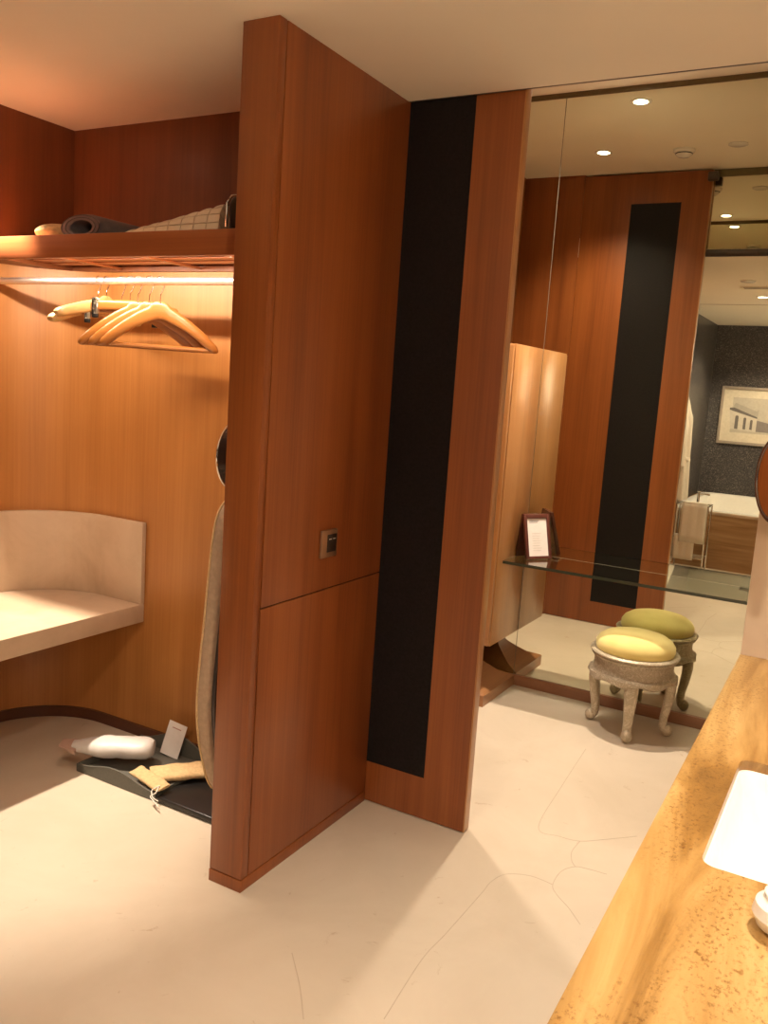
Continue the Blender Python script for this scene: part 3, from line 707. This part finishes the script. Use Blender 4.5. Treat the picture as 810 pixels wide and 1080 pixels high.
# small white pot with lid at the picture's right edge
t = thing('white_pot', 'small rounded white pot on the counter in front of the basin', 'pot', (-.018, 1.140, CZ+.0005))
MB().lathe([(.001, 0), (.022, 0), (.034, .008), (.040, .022), (.037, .036), (.028, .044), (.001, .045)], seg=32).build('pot_body', WHITE, t)
MB().lathe([(.001, .0455), (.027, .0455), (.028, .050), (.020, .056), (.006, .058), (.006, .066), (.001, .067)], seg=32).build('lid', WHITE, t)
# magnifying mirror on the pier
t = thing('makeup_mirror', 'round makeup mirror with dark rim on the stone pier', 'mirror', (-.188, 2.315, 1.335), math.radians(0))
RM = Matrix.Rotation(math.radians(-58), 4, 'Z') @ Matrix.Rotation(math.radians(90), 4, 'X')
MB().lathe([(.001, -.008), (.100, -.008), (.112, -.004), (.115, .003), (.110, .008), (.103, .008), (.101, .004), (.001, .004)], seg=48).xf(RM).build('dark_rim', plain('dark_chrome', (.20, .16, .14), .25, .8), t)
MB().lathe([(.001, .0042), (.1005, .0042), (.1005, .0055), (.001, .0055)], seg=48).xf(RM).build('mirror_face', MIRROR, t)
MB().tube([Vector((.0, 0, 0)), Vector((.05, .04, 0)), Vector((.05, .1005, 0))], .007, 12).build('arm', CHROME, t)
MB().tube([Vector((.05, .0935, 0)), Vector((.05, .1015, 0))], .03, 24).build('wall_plate', CHROME, t)

# ------------------------------------------------------------------ the bathroom behind, seen in the mirror
t = thing('bathtub_surround', 'bathtub set in a brown streaked stone surround, seen in the mirror', 'bathtub', (0, -.20, 0))
MB().box((-1.675, -.02, .0), (-.15, .045, .505)).box((-1.675, -1.895, .0), (-.15, -1.80, .505)).box((-1.675, -1.80, 0), (-1.56, -.02, .505)).box((-.27, -1.80, 0), (-.15, -.02, .505)).build('stone_panel', TUBSTONE, t)
m = MB(); RB = []
for off, z in ((-.05, .505), (-.05, .535), (0, .540), (.03, .53), (.06, .35), (.12, .15), (.22, .11)):
    RB.append([Vector((x, y, z)) for x, y in rrect(-1.56+off, -.27-off, -1.80+off, -.02-off, .14, 6)])
m.grid(RB, True); m.bm.verts.ensure_lookup_table(); m.bm.faces.new(m.bm.verts[len(m.bm.verts)-len(RB[0]):])
m.build('tub_shell', WHITE, t, ang=50)
MB().box((-1.675, -.02, .5055), (-.15, .050, .530), .003).build('front_ledge', BENCH, t)
t = thing('bath_tap', 'small chrome bath tap on the tub rim beside the robe', 'tap', (-1.36, -.22, .541))
MB().lathe([(.001, -.008), (.022, -.008), (.022, .004), (.014, .010), (.012, .15), (.001, .155)], seg=20).build('post', CHROME, t)
MB().tube([Vector((0, 0, .13)), Vector((.05, 0, .14)), Vector((.10, 0, .135))], .010, 12).build('spout', CHROME, t)
MB().box((-.02, -.006, .155), (.05, .006, .163), .002).build('lever', CHROME, t)
# picture
t = thing('framed_picture', 'framed grey print of an arched building on the dark wall, seen in mirror', 'picture', (-1.10, -2.128, 1.415))
PW, PH = .90, .64
for lo, hi in (((-PW/2, 0, -PH/2), (-PW/2+.03, .025, PH/2)), ((PW/2-.03, 0, -PH/2), (PW/2, .025, PH/2)), ((-PW/2+.03, 0, PH/2-.03), (PW/2-.03, .025, PH/2)), ((-PW/2+.03, 0, -PH/2), (PW/2-.03, .025, -PH/2+.03))):
    MB().box(lo, hi, .003).build('frame_bar', plain('greige_frame', (.36, .30, .25), .5), t)
mt = MB().box((-PW/2+.03, 0, -PH/2+.03), (PW/2-.03, .010, PH/2-.03)).build('mount', plain('cream_mount', (.70, .62, .50), .8), t)
pr = MB().box((-.32, .010, -.19), (.32, .0112, .20)).build('print', plain('grey_print', (.52, .47, .40), .8), t)
# printed building: balustrade, cornice, three arches, dark hill
bl = MB()
bl.prism([(-.345, .06), (-.345, .082), (-.30, .088), (-.05, -.005), (-.05, -.022)], 1, .0112, .0122).build('printed_cornice', INK, pr)
MB().prism([(-.31, .10), (-.29, .14), (-.06, .06), (-.04, .08), (-.045, .0), (-.05, -.003), (-.30, .09)], 1, .0112, .0119).build('printed_balustrade', INK2, pr)
MB().prism([(-.345, .058), (-.05, -.024), (-.05, -.17), (-.32, -.15)], 1, .0112, .0117).build('printed_facade', plain('print_light', (.62, .56, .48)), pr)
for x_, w_, z1 in ((-.26, .035, .005), (-.175, .028, -.01), (-.105, .026, -.03)):
    pts = [(x_-w_/2, -.145), (x_+w_/2, -.150), (x_+w_/2, z1-.02)]
    for k in range(1, 6): pts.append((x_+w_/2*math.cos(k*PI/6), z1-.02+w_/2*math.sin(k*PI/6)))
    pts.append((x_-w_/2, z1-.02)); MB().prism(pts, 1, .0117, .0124).build('printed_arch', INK, pr)
MB().prism([(-.05, -.04), (.05, -.06), (.20, -.11), (.31, -.12), (.31, -.17), (-.05, -.165)], 1, .0112, .0118).build('printed_hillside', plain('print_mid', (.24, .21, .20)), pr)

# robe on hook
t = thing('bathrobe', 'white bathrobe hanging from a hook on the side wall, seen in mirror', 'bathrobe', (-1.555, .07, 0))
rows = []; NR = 26
for i in range(NR+1):
    u = i/NR; z = 1.62-u*.98
    wx = .03+.075*min(1, u*4)**.7+.05*u; wy = .04+.09*min(1, u*3)**.6+.03*u
    row = []
    for k in range(48):
        a = 2*PI*k/48; fold = 1+.13*u**.5*math.sin(9*a+2*u)+.05*math.sin(5*a)
        row.append(Vector((wx*math.cos(a)*fold*.8+.01, wy*math.sin(a)*fold, z)))
    rows.append(row)
MB().grid(rows, True, True).build('robe_body', TOWEL, t, ang=80)
for s in (-1, 1):
    MB().sweep([(.03, s*.06, 1.50), (.06, s*.10, 1.38), (.07, s*.11, 1.15), (.07, s*.11, .95)], [(.04, .03), (.055, .035), (.06, .035), (.065, .035)], side=(0, 1, 0), n=14).build('sleeve', TOWEL, t)
MB().tube([(-.1, 0, 1.64), (-.03, 0, 1.63), (-.005, 0, 1.65)], .008).build('hook', CHROME, t)
MB().sweep([(.10, -.1, 1.02), (.125, 0, 1.0), (.10, .1, 1.02)], (.02, .008), side=(0, 0, 1)).build('belt', TOWEL, t)
# towel rack
t = thing('towel_rack', 'low chrome towel rack on the floor before the bathtub, seen in mirror', 'towel rack', (-1.36, .02, 0))
fr = MB()
for x_ in (-.13, .15):
    fr.tube([(x_, -.10, 0), (x_, -.10, .60)], .008).tube([(x_, .10, 0), (x_, .10, .60)], .008).tube([(x_, -.10, .60), (x_, .10, .60)], .008)
fr.build('side_frame', CHROME, t)
for y_, z_ in ((-.10, .60), (.10, .60), (.10, .30), (-.10, .12), (.10, .12), (0, .12)):
    MB().tube([(-.13, y_, z_), (.15, y_, z_)], .007).build('rail', CHROME, t)
def drape(label, loc, w_, dy, zt, zb1, zb2, th=.012):
    # towel folded over a bar: cross-section in y/z swept along x
    prof = [(-dy, zb1), (-dy, zt-.03), (-dy*.7, zt-.005), (0, zt+.004), (dy*.7, zt-.005), (dy, zt-.03), (dy, zb2)]
    prof = [(v.x, v.y) for v in bez([Vector((a, b, 0)) for a, b in prof], 4)]
    rows = []
    for i in range(13):
        x = -w_/2+w_*i/12; wob = .004*math.sin(i*1.4)
        rows.append([Vector((x, y*(1)+wob, z)) for y, z in prof])
    m = MB().grid(rows); o = m.build('bath_towel', TOWEL, None, ang=80)
    md = o.modifiers.new('thick', 'SOLIDIFY'); md.thickness = th; md.offset = 1
    tag(o, label, 'towel', 'towels on the rack'); o.location = loc; return o
drape('thick white towel draped over the top front of the rack', (-1.335, .335, 0), .21, .013, .608, .28, .26, .022).location = (-1.325, .12, 0)
drape('thin white towel hanging lower on the rack below the thick one', (-1.385, .12, 0), .17, .012, .309, .13, .10, .016)
drape('long white towel at the left end of the rack reaching near the floor', (-1.515, .05, 0), .04, .05, .62, .04, .06, .012)
